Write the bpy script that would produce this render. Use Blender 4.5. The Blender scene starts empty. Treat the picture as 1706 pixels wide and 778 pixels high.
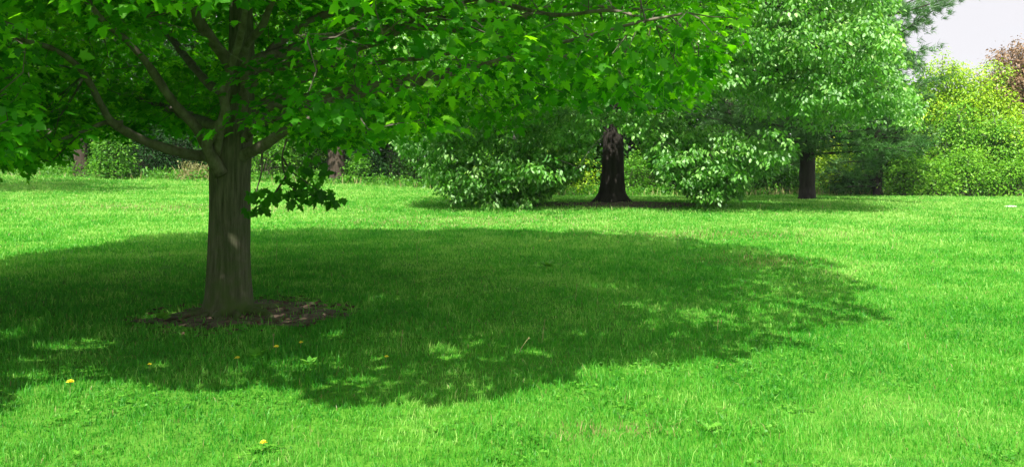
import bpy, math, numpy as np
from mathutils import Vector
R = math.radians
rng = np.random.default_rng(7)
C = bpy.context.scene.collection

# ------------------------------------------------------------------ camera
F = 1477.0          # focal length in photo pixels (photo 1706 wide)
EYE = 1.55
HZ = 262.0          # horizon row in the photo
cam_d = bpy.data.cameras.new('camera')
cam = bpy.data.objects.new('camera', cam_d); C.objects.link(cam)
cam.location = (0, 0, EYE); cam.rotation_euler = (R(90), 0, 0)
cam_d.sensor_fit = 'HORIZONTAL'; cam_d.sensor_width = 36.0
cam_d.lens = 36.0 * F / 1706.0
cam_d.shift_y = -(389.0 - HZ) / 1706.0
cam_d.clip_start = 0.05; cam_d.clip_end = 3000
bpy.context.scene.camera = cam

# ------------------------------------------------------------------ light
SDX, SDY = 0.20, 0.75            # shadow offset per metre of height
_h = math.hypot(SDX, SDY)
SUN_EL = math.atan2(1.0, _h)
world = bpy.data.worlds.new('World'); bpy.context.scene.world = world
world.use_nodes = True
wn = world.node_tree; wn.nodes.clear()
wo = wn.nodes.new('ShaderNodeOutputWorld'); bg = wn.nodes.new('ShaderNodeBackground')
sky = wn.nodes.new('ShaderNodeTexSky'); sky.sky_type = 'NISHITA'; sky.sun_disc = False
sky.sun_elevation = SUN_EL; sky.sun_rotation = math.atan2(-SDX, -SDY)
sky.air_density = 1.0; sky.dust_density = 2.5; sky.ozone_density = 1.0
tc = wn.nodes.new('ShaderNodeTexCoord'); mp = wn.nodes.new('ShaderNodeMapping')
mp.inputs['Scale'].default_value = (1.0, 1.0, 2.6)
nz = wn.nodes.new('ShaderNodeTexNoise'); nz.inputs['Scale'].default_value = 1.6; nz.inputs['Detail'].default_value = 7
rp = wn.nodes.new('ShaderNodeValToRGB')
rp.color_ramp.elements[0].position = 0.28; rp.color_ramp.elements[0].color = (0.55,)*3 + (1,)
rp.color_ramp.elements[1].position = 0.55; rp.color_ramp.elements[1].color = (1, 1, 1, 1)
mx = wn.nodes.new('ShaderNodeMix'); mx.data_type = 'RGBA'
# the cloud veil is thicker and brighter high up than low over the trees
sx_ = wn.nodes.new('ShaderNodeSeparateXYZ'); wn.links.new(tc.outputs['Generated'], sx_.inputs[0])
cr_ = wn.nodes.new('ShaderNodeValToRGB')
cr_.color_ramp.elements[0].position = 0.22; cr_.color_ramp.elements[0].color = (0.385, 0.38, 0.40, 1)
cr_.color_ramp.elements[1].position = 0.6; cr_.color_ramp.elements[1].color = (0.80, 0.79, 0.82, 1)
wn.links.new(sx_.outputs[2], cr_.inputs[0])
sc_ = wn.nodes.new('ShaderNodeVectorMath'); sc_.operation = 'SCALE'; sc_.inputs[3].default_value = 9.5
wn.links.new(cr_.outputs[0], sc_.inputs[0]); wn.links.new(sc_.outputs[0], mx.inputs[7])
wn.links.new(tc.outputs['Generated'], mp.inputs[0]); wn.links.new(mp.outputs[0], nz.inputs['Vector'])
wn.links.new(nz.outputs['Fac'], rp.inputs[0]); wn.links.new(rp.outputs[0], mx.inputs[0])
wn.links.new(sky.outputs[0], mx.inputs[6]); wn.links.new(mx.outputs[2], bg.inputs[0])
bg.inputs[1].default_value = 0.10
wn.links.new(bg.outputs[0], wo.inputs[0])
sd = bpy.data.lights.new('sun', 'SUN'); sd.energy = 4.6; sd.angle = R(0.53); sd.color = (1.0, 0.965, 0.90)
sun = bpy.data.objects.new('sun', sd); C.objects.link(sun)
sun.rotation_euler = Vector((SDX, SDY, -1.0)).to_track_quat('-Z', 'Y').to_euler()
vs = bpy.context.scene.view_settings
vs.view_transform = 'Standard'; vs.look = 'None'; vs.exposure = 1.30; vs.gamma = 1.0
bpy.context.scene.cycles.max_bounces = 7
bpy.context.scene.cycles.transmission_bounces = 4
bpy.context.scene.cycles.use_denoising = True

# ------------------------------------------------------------------ terrain
_fx = np.array([-60, -26, -15.3, -7.7, -4.7, 1.4, 8, 26, 60.0])
_fz = np.array([0.95, 0.70, 0.42, 0.12, -0.06, -0.40, -0.46, -0.46, -0.5])
def ground(x, y):
    x = np.asarray(x, float); y = np.asarray(y, float)
    t = np.clip((y - 12) / 33.0, 0, 1)
    far = np.interp(x * 45.0 / np.maximum(y, 20), _fx, _fz)
    z = far * t ** 2.6
    z = z + 0.13 * np.exp(-(((x - 3.3) / 4.5) ** 2 + ((y - 29) / 3.5) ** 2))
    z = z + 0.05 * np.exp(-(((x + 2.73) / 1.0) ** 2 + ((y - 8.7) / 1.0) ** 2))
    w = np.clip(y / 8.0, 0, 1)
    z = z + w * (0.018 * np.sin(x * 0.9 + 1.3) * np.cos(y * 0.7) + 0.012 * np.sin(x * 2.1 + y * 1.3) + 0.03 * np.sin(x * 0.31 + y * 0.23))
    return z
def px(x, y, z):
    y = np.maximum(y, 0.2)
    return 853.0 + F * x / y, HZ - F * (z - EYE) / y
def at(pxx, pyy, y):
    return np.array([(pxx - 853.0) / F * y, y, EYE + (HZ - pyy) / F * y])
def on_ground(pxx, pyy):
    lo, hi = 3.0, 60.0
    for _ in range(40):
        m = 0.5 * (lo + hi); x = (pxx - 853) / F * m
        if px(x, m, float(ground(x, m)))[1] > pyy: lo = m
        else: hi = m
    return np.array([(pxx - 853) / F * lo, lo, float(ground((pxx - 853) / F * lo, lo))])
def vnoise(x, y, s, seed=0):
    """cheap smooth 2-D noise, about 0..1"""
    r = np.random.default_rng(seed); g = r.random((64, 64))
    u = np.asarray(x) / s; v = np.asarray(y) / s
    i = np.floor(u).astype(int); j = np.floor(v).astype(int); a = u - i; b = v - j
    a = a * a * (3 - 2 * a); b = b * b * (3 - 2 * b)
    f = lambda p, q: g[p % 64, q % 64]
    return (f(i, j) * (1 - a) + f(i + 1, j) * a) * (1 - b) + (f(i, j + 1) * (1 - a) + f(i + 1, j + 1) * a) * b

# ------------------------------------------------------------------ materials
def new_mat(name):
    m = bpy.data.materials.new(name); m.use_nodes = True
    nt = m.node_tree; nt.nodes.clear()
    o = nt.nodes.new('ShaderNodeOutputMaterial')
    return m, nt, o
def ramp(nt, stops, fac):
    n = nt.nodes.new('ShaderNodeValToRGB'); e = n.color_ramp.elements
    while len(e) < len(stops): e.new(0.5)
    for k, (p, c) in enumerate(stops):
        e[k].position = p; e[k].color = (*c, 1)
    nt.links.new(fac, n.inputs[0]); return n.outputs[0]
def noise(nt, scale, detail=4, coord='Object', stretch=None, rough=0.55):
    t = nt.nodes.new('ShaderNodeTexCoord'); n = nt.nodes.new('ShaderNodeTexNoise')
    n.inputs['Scale'].default_value = scale; n.inputs['Detail'].default_value = detail; n.inputs['Roughness'].default_value = rough
    if stretch:
        mpp = nt.nodes.new('ShaderNodeMapping'); mpp.inputs['Scale'].default_value = stretch
        nt.links.new(t.outputs[coord], mpp.inputs[0]); nt.links.new(mpp.outputs[0], n.inputs['Vector'])
    else: nt.links.new(t.outputs[coord], n.inputs['Vector'])
    return n.outputs['Fac']
def mixc(nt, fac, a, b, mode='MIX'):
    n = nt.nodes.new('ShaderNodeMix'); n.data_type = 'RGBA'; n.blend_type = mode
    for s, v in ((0, fac), (6, a), (7, b)):
        if isinstance(v, (int, float)): n.inputs[s].default_value = v
        elif isinstance(v, tuple): n.inputs[s].default_value = (*v, 1)
        else: nt.links.new(v, n.inputs[s])
    return n.outputs[2]
def leaf_mat(name, dark, mid, light, trans=0.4, tboost=(1.6, 1.9, 0.7), gloss=0.07, rough=0.42, patch=None, pscale=1.2):
    """blade or leaf: diffuse face, light through it, thin waxy sheen; colour varies leaf by leaf"""
    m, nt, o = new_mat(name)
    at_ = nt.nodes.new('ShaderNodeAttribute'); at_.attribute_name = 'tint'
    col = ramp(nt, [(0.0, dark), (0.5, mid), (1.0, light)], at_.outputs['Fac'])
    if patch:
        f = noise(nt, pscale, 3)
        f2 = ramp(nt, [(0.42, (0, 0, 0)), (0.62, (1, 1, 1))], f)
        col = mixc(nt, f2, col, mixc(nt, 0.55, col, patch))
    d = nt.nodes.new('ShaderNodeBsdfDiffuse'); nt.links.new(col, d.inputs[0])
    t = nt.nodes.new('ShaderNodeBsdfTranslucent')
    tcn = mixc(nt, 1.0, col, tuple(tboost), 'MULTIPLY'); nt.links.new(tcn, t.inputs[0])
    a = nt.nodes.new('ShaderNodeMixShader'); a.inputs[0].default_value = trans
    nt.links.new(d.outputs[0], a.inputs[1]); nt.links.new(t.outputs[0], a.inputs[2])
    g = nt.nodes.new('ShaderNodeBsdfGlossy'); g.inputs['Roughness'].default_value = rough; g.inputs[0].default_value = (0.95, 1.0, 0.9, 1)
    b = nt.nodes.new('ShaderNodeMixShader'); b.inputs[0].default_value = gloss
    nt.links.new(a.outputs[0], b.inputs[1]); nt.links.new(g.outputs[0], b.inputs[2])
    nt.links.new(b.outputs[0], o.inputs[0]); return m
def bark_mat(name, dark, light, moss=None, moss_h=0.9, scale=9, stretch=(1, 1, 0.16), bump=0.5):
    m, nt, o = new_mat(name)
    p = nt.nodes.new('ShaderNodeBsdfPrincipled'); p.inputs['Roughness'].default_value = 0.92
    p.inputs['Specular IOR Level'].default_value = 0.2
    f = noise(nt, scale, 8, stretch=stretch, rough=0.7)
    f2 = noise(nt, 2.4, 5)
    col = ramp(nt, [(0.33, dark), (0.5, tuple((a + b) / 2 for a, b in zip(dark, light))), (0.66, light)], f)
    col = mixc(nt, ramp(nt, [(0.45, (0, 0, 0)), (0.7, (0.5, 0.5, 0.5))], f2), col, tuple(c * 0.6 for c in light))
    if moss:
        t = nt.nodes.new('ShaderNodeTexCoord'); s = nt.nodes.new('ShaderNodeSeparateXYZ'); nt.links.new(t.outputs['Object'], s.inputs[0])
        mr = nt.nodes.new('ShaderNodeMapRange'); nt.links.new(s.outputs[2], mr.inputs[0])
        mr.inputs[1].default_value = 0.0; mr.inputs[2].default_value = moss_h; mr.inputs[3].default_value = 1.0; mr.inputs[4].default_value = 0.12
        fm = noise(nt, 7, 6); ad = nt.nodes.new('ShaderNodeMath'); ad.operation = 'MULTIPLY'
        nt.links.new(mr.outputs[0], ad.inputs[0]); nt.links.new(ramp(nt, [(0.3, (0.1,)*3), (0.6, (1,)*3)], fm), ad.inputs[1])
        col = mixc(nt, ad.outputs[0], col, moss)
    nt.links.new(col, p.inputs['Base Color'])
    b = nt.nodes.new('ShaderNodeBump'); b.inputs['Strength'].default_value = bump; b.inputs['Distance'].default_value = 0.02
    nt.links.new(f, b.inputs['Height']); nt.links.new(b.outputs[0], p.inputs['Normal'])
    nt.links.new(p.outputs[0], o.inputs[0]); return m
def plain_mat(name, a, b, scale=12, rough=0.85):
    m, nt, o = new_mat(name)
    p = nt.nodes.new('ShaderNodeBsdfPrincipled'); p.inputs['Roughness'].default_value = rough
    nt.links.new(ramp(nt, [(0.35, a), (0.65, b)], noise(nt, scale, 6)), p.inputs['Base Color'])
    nt.links.new(p.outputs[0], o.inputs[0]); return m

# ground sheet
def ground_mat():
    m, nt, o = new_mat('lawn_soil')
    p = nt.nodes.new('ShaderNodeBsdfPrincipled'); p.inputs['Roughness'].default_value = 0.95
    p.inputs['Specular IOR Level'].default_value = 0.1
    a = ramp(nt, [(0.3, (0.03, 0.11, 0.008)), (0.5, (0.06, 0.20, 0.012)), (0.72, (0.10, 0.25, 0.025))], noise(nt, 9, 8))
    c = mixc(nt, ramp(nt, [(0.45, (0, 0, 0)), (0.7, (0.6, 0.6, 0.6))], noise(nt, 0.6, 5)), a, (0.09, 0.21, 0.03))
    nt.links.new(c, p.inputs['Base Color'])
    b = nt.nodes.new('ShaderNodeBump'); b.inputs['Distance'].default_value = 0.03; b.inputs['Strength'].default_value = 0.6
    nt.links.new(noise(nt, 35, 5), b.inputs['Height']); nt.links.new(b.outputs[0], p.inputs['Normal'])
    nt.links.new(p.outputs[0], o.inputs[0]); return m
M = {}
M['ground'] = ground_mat()
M['soil'] = plain_mat('bare_soil', (0.045, 0.028, 0.018), (0.13, 0.088, 0.058), 16, 0.95)
M['grass'] = leaf_mat('grass_blade', (0.024, 0.19, 0.009), (0.082, 0.345, 0.022), (0.34, 0.53, 0.12), trans=0.42, tboost=(1.0, 1.35, 0.6), gloss=0.018, rough=0.5)
M['clover'] = leaf_mat('clover_leaf', (0.03, 0.15, 0.010), (0.06, 0.24, 0.014), (0.13, 0.34, 0.03), trans=0.3, gloss=0.04)
M['maple'] = leaf_mat('maple_leaf', (0.018, 0.11, 0.003), (0.065, 0.25, 0.005), (0.21, 0.45, 0.014), trans=0.58, tboost=(1.8, 2.1, 0.5), gloss=0.012, rough=0.55)
M['broad'] = leaf_mat('drooping_leaf', (0.035, 0.16, 0.008), (0.11, 0.32, 0.025), (0.38, 0.56, 0.18), trans=0.46, tboost=(1.4, 1.6, 0.5), gloss=0.05, rough=0.5)
M['pine'] = leaf_mat('pine_needle', (0.02, 0.08, 0.016), (0.045, 0.14, 0.026), (0.10, 0.23, 0.052), trans=0.25, gloss=0.03)
M['yellow_leaf'] = leaf_mat('spring_leaf', (0.14, 0.31, 0.006), (0.29, 0.48, 0.010), (0.45, 0.58, 0.03), trans=0.42, tboost=(1.3, 1.3, 0.7), gloss=0.03)
M['mid_leaf'] = leaf_mat('shrub_leaf', (0.035, 0.15, 0.010), (0.09, 0.26, 0.016), (0.20, 0.39, 0.045), trans=0.4, tboost=(1.4, 1.6, 0.6), gloss=0.015)
M['lime_leaf'] = leaf_mat('lime_leaf', (0.06, 0.21, 0.012), (0.14, 0.34, 0.018), (0.28, 0.47, 0.05), trans=0.42, tboost=(1.3, 1.45, 0.6), gloss=0.015)
M['dark_leaf'] = leaf_mat('evergreen_leaf', (0.008, 0.035, 0.008), (0.016, 0.065, 0.012), (0.04, 0.12, 0.02), trans=0.2, gloss=0.006, rough=.6)
M['wood_leaf'] = leaf_mat('woodland_leaf', (0.012, 0.055, 0.008), (0.03, 0.11, 0.010), (0.08, 0.20, 0.022), trans=0.35, gloss=0.008, rough=.6)
M['red_leaf'] = leaf_mat('russet_leaf', (0.16, 0.10, 0.05), (0.24, 0.15, 0.085), (0.33, 0.22, 0.14), trans=0.3, tboost=(1.2, 1.1, 0.9), gloss=0.03)
M['dry'] = leaf_mat('dry_stalk', (0.14, 0.13, 0.045), (0.23, 0.22, 0.08), (0.34, 0.33, 0.15), trans=0.2, gloss=0.02)
M['maple_bark'] = bark_mat('maple_bark', (0.035, 0.030, 0.022), (0.17, 0.148, 0.105), moss=(0.055, 0.095, 0.018), moss_h=1.1, scale=34, stretch=(1, 1, 0.09), bump=1.0)
M['branch_bark'] = bark_mat('branch_bark', (0.06, 0.050, 0.036), (0.21, 0.178, 0.135), moss=None, scale=14, stretch=(1, 1, 0.6), bump=0.4)
M['twig'] = plain_mat('twig_bark', (0.05, 0.04, 0.028), (0.11, 0.09, 0.065), 10)
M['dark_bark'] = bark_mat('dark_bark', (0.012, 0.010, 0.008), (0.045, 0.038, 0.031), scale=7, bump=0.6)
M['grey_bark'] = bark_mat('grey_bark', (0.06, 0.055, 0.045), (0.17, 0.16, 0.14), scale=7, bump=0.5)
M['brown_bark'] = bark_mat('brown_bark', (0.022, 0.017, 0.012), (0.075, 0.056, 0.040), scale=5, bump=0.6)
M['petal'] = plain_mat('dandelion_petal', (0.80, 0.68, 0.03), (0.88, 0.78, 0.06), 60, 0.7)
M['stem'] = plain_mat('dandelion_stem', (0.16, 0.20, 0.05), (0.30, 0.22, 0.12), 20, 0.7)
M['stone'] = plain_mat('pale_stone', (0.25, 0.25, 0.19), (0.38, 0.38, 0.30), 20, 0.9)

# ------------------------------------------------------------------ mesh helpers
def build(name, V, faces, mat, parent=None, tint=None, smooth=False, loc=None):
    """faces: list of (M,k) integer arrays"""
    me = bpy.data.meshes.new(name)
    V = np.ascontiguousarray(V, dtype=np.float32)
    if loc is not None: V = V - np.asarray(loc, dtype=np.float32)
    faces = [np.ascontiguousarray(f, dtype=np.int32) for f in faces if len(f)]
    nl = sum(f.size for f in faces); npoly = sum(len(f) for f in faces)
    me.vertices.add(len(V)); me.vertices.foreach_set('co', V.ravel())
    me.loops.add(nl); me.loops.foreach_set('vertex_index', np.concatenate([f.ravel() for f in faces]))
    cnt = np.concatenate([np.full(len(f), f.shape[1], np.int32) for f in faces])
    st = np.concatenate([[0], np.cumsum(cnt)[:-1]]).astype(np.int32)
    me.polygons.add(npoly); me.polygons.foreach_set('loop_start', st)
    me.polygons.foreach_set('use_smooth', np.full(npoly, smooth, dtype=bool))
    if tint is not None:
        at_ = me.attributes.new('tint', 'FLOAT', 'POINT'); at_.data.foreach_set('value', np.ascontiguousarray(tint, np.float32))
    me.update(calc_edges=True); me.materials.append(mat)
    o = bpy.data.objects.new(name, me); C.objects.link(o)
    if parent is not None: o.parent = parent
    elif loc is not None: o.location = loc
    return o
def tag(o, label=None, cat=None, group=None, kind=None):
    if label: o['label'] = label
    if cat: o['category'] = cat
    if group: o['group'] = group
    if kind: o['kind'] = kind
    return o
def empty(name, loc, label, cat, group=None):
    o = bpy.data.objects.new(name, None); C.objects.link(o); o.location = loc; o.empty_display_size = 0.3
    return tag(o, label, cat, group)
def unit(v): return v / np.maximum(np.linalg.norm(v, axis=-1, keepdims=True), 1e-9)
def spline(P, rad, step=0.08):
    P = np.asarray(P, float); rad = np.asarray(rad, float)
    Q = np.vstack([2 * P[0] - P[1], P, 2 * P[-1] - P[-2]]); out = []; ro = []
    for i in range(len(P) - 1):
        a, b, c, d = Q[i:i + 4]; n = max(2, int(np.linalg.norm(c - b) / step))
        t = np.linspace(0, 1, n, endpoint=False)[:, None]
        out.append(0.5 * (2 * b + (c - a) * t + (2 * a - 5 * b + 4 * c - d) * t ** 2 + (-a + 3 * b - 3 * c + d) * t ** 3))
        ro.append(rad[i] + (rad[i + 1] - rad[i]) * t[:, 0])
    out.append(P[-1:]); ro.append(rad[-1:])
    return np.vstack(out), np.concatenate(ro)
def tube(P, rad, n=10, rough=0.0, seed=0, lump=None):
    T = unit(np.gradient(P, axis=0)); m = len(P)
    up = np.array([0, 0, 1.0]) if abs(T[0, 2]) < 0.9 else np.array([0, 1.0, 0])
    U = np.zeros_like(P); u = unit(np.cross(T[0], up))
    for i in range(m):
        u = unit(u - np.dot(u, T[i]) * T[i]); U[i] = u
    W = np.cross(T, U); a = np.linspace(0, 2 * math.pi, n, endpoint=False)
    r = np.random.default_rng(seed)
    rr = rad[:, None] * (1 + rough * r.standard_normal((m, n)))
    if lump is not None: rr = rr * lump
    V = P[:, None] + rr[..., None] * (np.cos(a)[None, :, None] * U[:, None] + np.sin(a)[None, :, None] * W[:, None])
    i = np.arange(m - 1)[:, None] * n; j = np.arange(n)[None]; j2 = (j + 1) % n
    Fq = np.stack([i + j, i + j2, i + n + j2, i + n + j], -1).reshape(-1, 4)
    V = np.vstack([V.reshape(-1, 3), P[:1], P[-1:] + T[-1:] * rad[-1]])
    b = m * n; j = np.arange(n)
    caps = np.vstack([np.stack([np.full(n, b), (j + 1) % n, j], -1), np.stack([np.full(n, b + 1), (m - 1) * n + j, (m - 1) * n + (j + 1) % n], -1)])
    return V, Fq, caps
def join(parts):
    V = []; Q = []; T = []; k = 0
    for v, q, t in parts:
        V.append(v); Q.append(q + k); T.append(t + k); k += len(v)
    return np.vstack(V), [np.vstack(Q), np.vstack(T)]
def sticks(A, B, ra, rb, sag=0.0):
    """thin three-sided twigs from A to B with one bend"""
    n = len(A); Mi = (A + B) / 2; Mi = Mi + np.array([0, 0, 1.0]) * (sag * np.linalg.norm(B - A, axis=1))[:, None]
    Mi = Mi + 0.08 * rng.standard_normal((n, 3)) * np.linalg.norm(B - A, axis=1)[:, None]
    D = unit(B - A); U = unit(np.cross(D, rng.standard_normal((n, 3)))); W = np.cross(D, U)
    rings = []
    for P, r in ((A, ra), (Mi, (ra + rb) / 2), (B, rb)):
        for k in range(3):
            a = 2 * math.pi * k / 3
            rings.append(P + np.asarray(r).reshape(-1, 1) * (math.cos(a) * U + math.sin(a) * W))
    V = np.stack(rings, 1).reshape(-1, 3); b = (np.arange(n) * 9)[:, None]
    fs = []
    for s in (0, 3):
        for k in range(3):
            fs.append(b + np.array([[s + k, s + (k + 1) % 3, s + 3 + (k + 1) % 3, s + 3 + k]]))
    return V, [np.vstack(fs)]
# leaf outlines: (side, along, lift) points; faces index into them
MAPLE_V = np.array([[0, 0, 0], [.30, -.10, -.05], [.24, .12, -.03], [.56, .36, -.12], [.24, .42, -.04], [.26, .62, -.07], [0, 1, -.14],
                    [-.26, .62, -.07], [-.24, .42, -.04], [-.56, .36, -.12], [-.24, .12, -.03], [-.30, -.10, -.05]])
MAPLE_F = [np.array([[0, 1, 2, 3, 4, 5, 6], [0, 6, 7, 8, 9, 10, 11]])]
OVAL_V = np.array([[0, 0, 0], [.25, .25, -.05], [.23, .62, -.08], [0, 1, -.18], [-.23, .62, -.08], [-.25, .25, -.05]])
OVAL_F = [np.array([[0, 1, 2, 3], [0, 3, 4, 5]])]
DIA_V = np.array([[0, 0, 0], [.34, .45, -.08], [0, 1, -.12], [-.34, .45, -.08]])
DIA_F = [np.array([[0, 1, 2], [0, 2, 3]])]
def leaves(P, tip, nrm, size, shape):
    TV, TF = shape; n = len(P); k = len(TV)
    tip = unit(tip); s = unit(np.cross(tip, nrm)); nn = np.cross(s, tip)
    size = np.asarray(size).reshape(-1, 1, 1)
    V = P[:, None] + size * (TV[None, :, 0:1] * s[:, None] + TV[None, :, 1:2] * tip[:, None] + TV[None, :, 2:3] * nn[:, None])
    b = (np.arange(n) * k)[:, None, None]
    return V.reshape(-1, 3), [(f[None] + b).reshape(-1, f.shape[1]) for f in TF], k
def ball(n, r=rng):
    v = unit(r.standard_normal((n, 3))); return v * (r.random((n, 1)) ** (1 / 3))

# ================================================================== GROUND
gx = np.unique(np.concatenate([np.linspace(-30, 30, 161), np.linspace(-220, -30, 20), np.linspace(30, 220, 20)]))
gy = np.unique(np.concatenate([np.linspace(-6, 50, 181), np.linspace(50, 500, 24), np.linspace(-60, -6, 8)]))
X, Y = np.meshgrid(gx, gy); Z = ground(X, Y)
Vg = np.stack([X, Y, Z], -1).reshape(-1, 3); nx = len(gx)
i = np.arange(len(gy) - 1)[:, None] * nx + np.arange(nx - 1)[None]
Fg = np.stack([i, i + 1, i + nx + 1, i + nx], -1).reshape(-1, 4)
tag(build('ground', Vg, [Fg], M['ground'], smooth=True), kind='structure')
def soil_patch(name, cx, cy, rx, ry, seed, lift=0.012):
    r = np.random.default_rng(seed); na, nr = 64, 14
    ang = np.linspace(0, 2 * math.pi, na, endpoint=False)
    edge = 1 + 0.16 * np.sin(3 * ang + seed) + 0.10 * np.sin(7 * ang + 2) + 0.06 * np.sin(13 * ang)
    V = [[cx, cy, float(ground(cx, cy)) + lift + 0.02]]
    for k in range(1, nr + 1):
        t = k / nr
        x = cx + rx * edge * t * np.cos(ang); y = cy + ry * edge * t * np.sin(ang)
        z = ground(x, y) + lift * (1 - t ** 4) + 0.004 + 0.03 * (vnoise(x * 1 + 9, y, 0.16, seed) - 0.4) * (1 - t ** 3) * lift / 0.012 - 0.02 * t ** 8
        V += list(np.stack([x, y, z], -1))
    V = np.array(V); T = np.stack([np.zeros(na, int), 1 + np.arange(na), 1 + (np.arange(na) + 1) % na], -1)
    k = np.arange(nr - 1)[:, None] * na; j = np.arange(na)[None]; j2 = (j + 1) % na
    Q = np.stack([1 + k + j, 1 + k + na + j, 1 + k + na + j2, 1 + k + j2], -1).reshape(-1, 4)
    return tag(build(name, V, [T, Q], M['soil'], smooth=True), kind='structure')
T1 = np.array([-2.73, 8.55, 0.05]); T1[2] = float(ground(T1[0], T1[1]))
T2 = np.array([3.28, 29.0, 0.0]); T2[2] = float(ground(T2[0], T2[1]))
soil_patch('bare_soil', -2.52, 8.55, 0.98, 0.74, 3)
soil_patch('bare_soil', 3.5, 28.0, 3.4, 1.9, 5, 0.02)

# ================================================================== GRASS
def soil_mask(x, y):
    a = ((x + 2.55) / 0.98) ** 2 + ((y - 8.55) / 0.78) ** 2
    b = ((x - 3.5) / 3.2) ** 2 + ((y - 28.0) / 1.7) ** 2
    n = vnoise(x, y, 0.14, 11)
    return (np.minimum(a, b) + (n - 0.5) * 0.9) < 1.0
def straw_mask(x, y):
    """the worn tan patch at the bottom, and a few fainter ones"""
    out = np.zeros_like(x)
    for (a, b, rx, ry, w) in ((0.60, 4.98, .30, .11, .55), (0.35, 4.86, .16, .07, .45), (3.6, 13.2, .9, .6, .35), (-1.5, 21, 2.5, 1.2, .3), (4.2, 18, 2.5, 1.0, .3), (-9, 26, 4, 2, .35), (-0.6, 22.5, 2.0, .8, .35)):
        out = np.maximum(out, w * np.exp(-(((x - a) / rx) ** 2 + ((y - b) / ry) ** 2)))
    return out
def make_grass(N):
    y0, y1, p = 3.0, 47.0, 0.46        # number per metre of depth goes as Y^(p-1)
    u = rng.random(N); y = (y0 ** p + u * (y1 ** p - y0 ** p)) ** (1 / p)
    x = (rng.random(N) * 2 - 1) * (0.64 * y + 2.4)
    keep = rng.random(N) < (0.45 + 0.55 * vnoise(x, y, 0.09, 2)) * np.where(soil_mask(x, y), 0.22, 1.0)
    x, y = x[keep], y[keep]; n = len(x)
    z = ground(x, y) - 0.004
    tall = 0.70 + 0.7 * vnoise(x, y, 0.35, 4) ** 1.5 + 0.25 * (vnoise(x, y, 1.7, 5) - 0.5)
    L = 0.041 * tall * rng.lognormal(0, 0.33, n)
    edge = np.clip((y - 41) / 5, 0, 1) * rng.random(n) ** 3; L = L * (1 + 3.0 * edge)
    L = L * (1 + 0.012 * y)
    az = rng.random(n) * 2 * math.pi + 0.0
    lean = np.clip(rng.normal(0.50, 0.28, n), 0.02, 1.2)
    d = np.stack([np.cos(az), np.sin(az), np.zeros(n)], -1)
    az2 = rng.random(n) * math.pi; s = np.stack([np.cos(az2), np.sin(az2), np.zeros(n)], -1)
    wd = 0.0018 * (y / 4.4) ** 0.93 * rng.uniform(0.7, 1.5, n)
    base = np.stack([x, y, z], -1)
    mid = base + (L * 0.55)[:, None] * (d * np.sin(lean * 0.5)[:, None] + np.array([0, 0, 1]) * np.cos(lean * 0.5)[:, None])
    top = mid + (L * 0.50)[:, None] * (d * np.sin(lean * 1.5)[:, None] + np.array([0, 0, 1]) * np.cos(lean * 1.5)[:, None])
    V = np.stack([base - s * wd[:, None], base + s * wd[:, None], mid + s * (wd * .85)[:, None], mid - s * (wd * .85)[:, None], top], 1).reshape(-1, 3)
    b = (np.arange(n) * 5)[:, None]
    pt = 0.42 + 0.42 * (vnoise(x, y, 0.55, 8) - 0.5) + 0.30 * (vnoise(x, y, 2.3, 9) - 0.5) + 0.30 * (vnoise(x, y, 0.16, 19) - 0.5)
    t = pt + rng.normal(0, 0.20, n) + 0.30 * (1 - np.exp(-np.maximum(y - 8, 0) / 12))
    dry = rng.random(n) < 0.012 + 0.10 * edge + straw_mask(x, y) * 0.9
    tn = np.repeat(np.clip(t, 0, 1), 5)
    order = ~dry
    def sub(mask):
        idx = np.nonzero(mask)[0]; vv = V.reshape(n, 5, 3)[idx].reshape(-1, 3); bb = (np.arange(len(idx)) * 5)[:, None]
        return vv, [bb + np.array([[0, 1, 2, 3]]), bb + np.array([[3, 2, 4]])], np.repeat(np.clip(t[idx], 0, 1), 5)
    v, f, tt = sub(order); tag(build('grass', v, f, M['grass'], tint=tt), kind='stuff')
    v, f, tt = sub(dry); tag(build('dry_grass', v, f, M['dry'], tint=tt), kind='stuff')
make_grass(1450000)
def make_clover(N):
    y = (3.2 ** .2 + rng.random(N) * (16 ** .2 - 3.2 ** .2)) ** 5; x = (rng.random(N) * 2 - 1) * (0.62 * y + 0.4)
    m = (vnoise(x, y, 0.42, 31) + 0.5 * vnoise(x, y, 1.3, 32) > 0.98) & (rng.random(N) < .28) & ~soil_mask(x, y)
    x, y = x[m], y[m]; n = len(x); z = ground(x, y) + rng.uniform(0.012, 0.040, n)
    c = np.repeat(np.stack([x, y, z], -1), 3, 0); a = np.repeat(rng.random(n) * 6.28, 3) + np.tile([0, 2.09, 4.19], n)
    tip = np.stack([np.cos(a), np.sin(a), rng.uniform(-.1, .5, 3 * n)], -1)
    nr = np.tile(np.array([0, 0, 1.0]), (3 * n, 1)) + 0.25 * rng.standard_normal((3 * n, 3))
    sz = np.repeat(rng.uniform(0.010, 0.018, n) * (1 + 0.05 * y), 3)
    shp = (np.array([[0, 0, 0], [.4, .45, .06], [.34, .95, .04], [-.34, .95, .04], [-.4, .45, .06]]), [np.array([[0, 1, 2, 3, 4]])])
    V, f, k = leaves(c, tip, nr, sz, shp)
    tag(build('clover', V, f, M['clover'], tint=np.repeat(np.repeat(rng.random(n), 3), k)), kind='stuff')
make_clover(60000)
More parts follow.
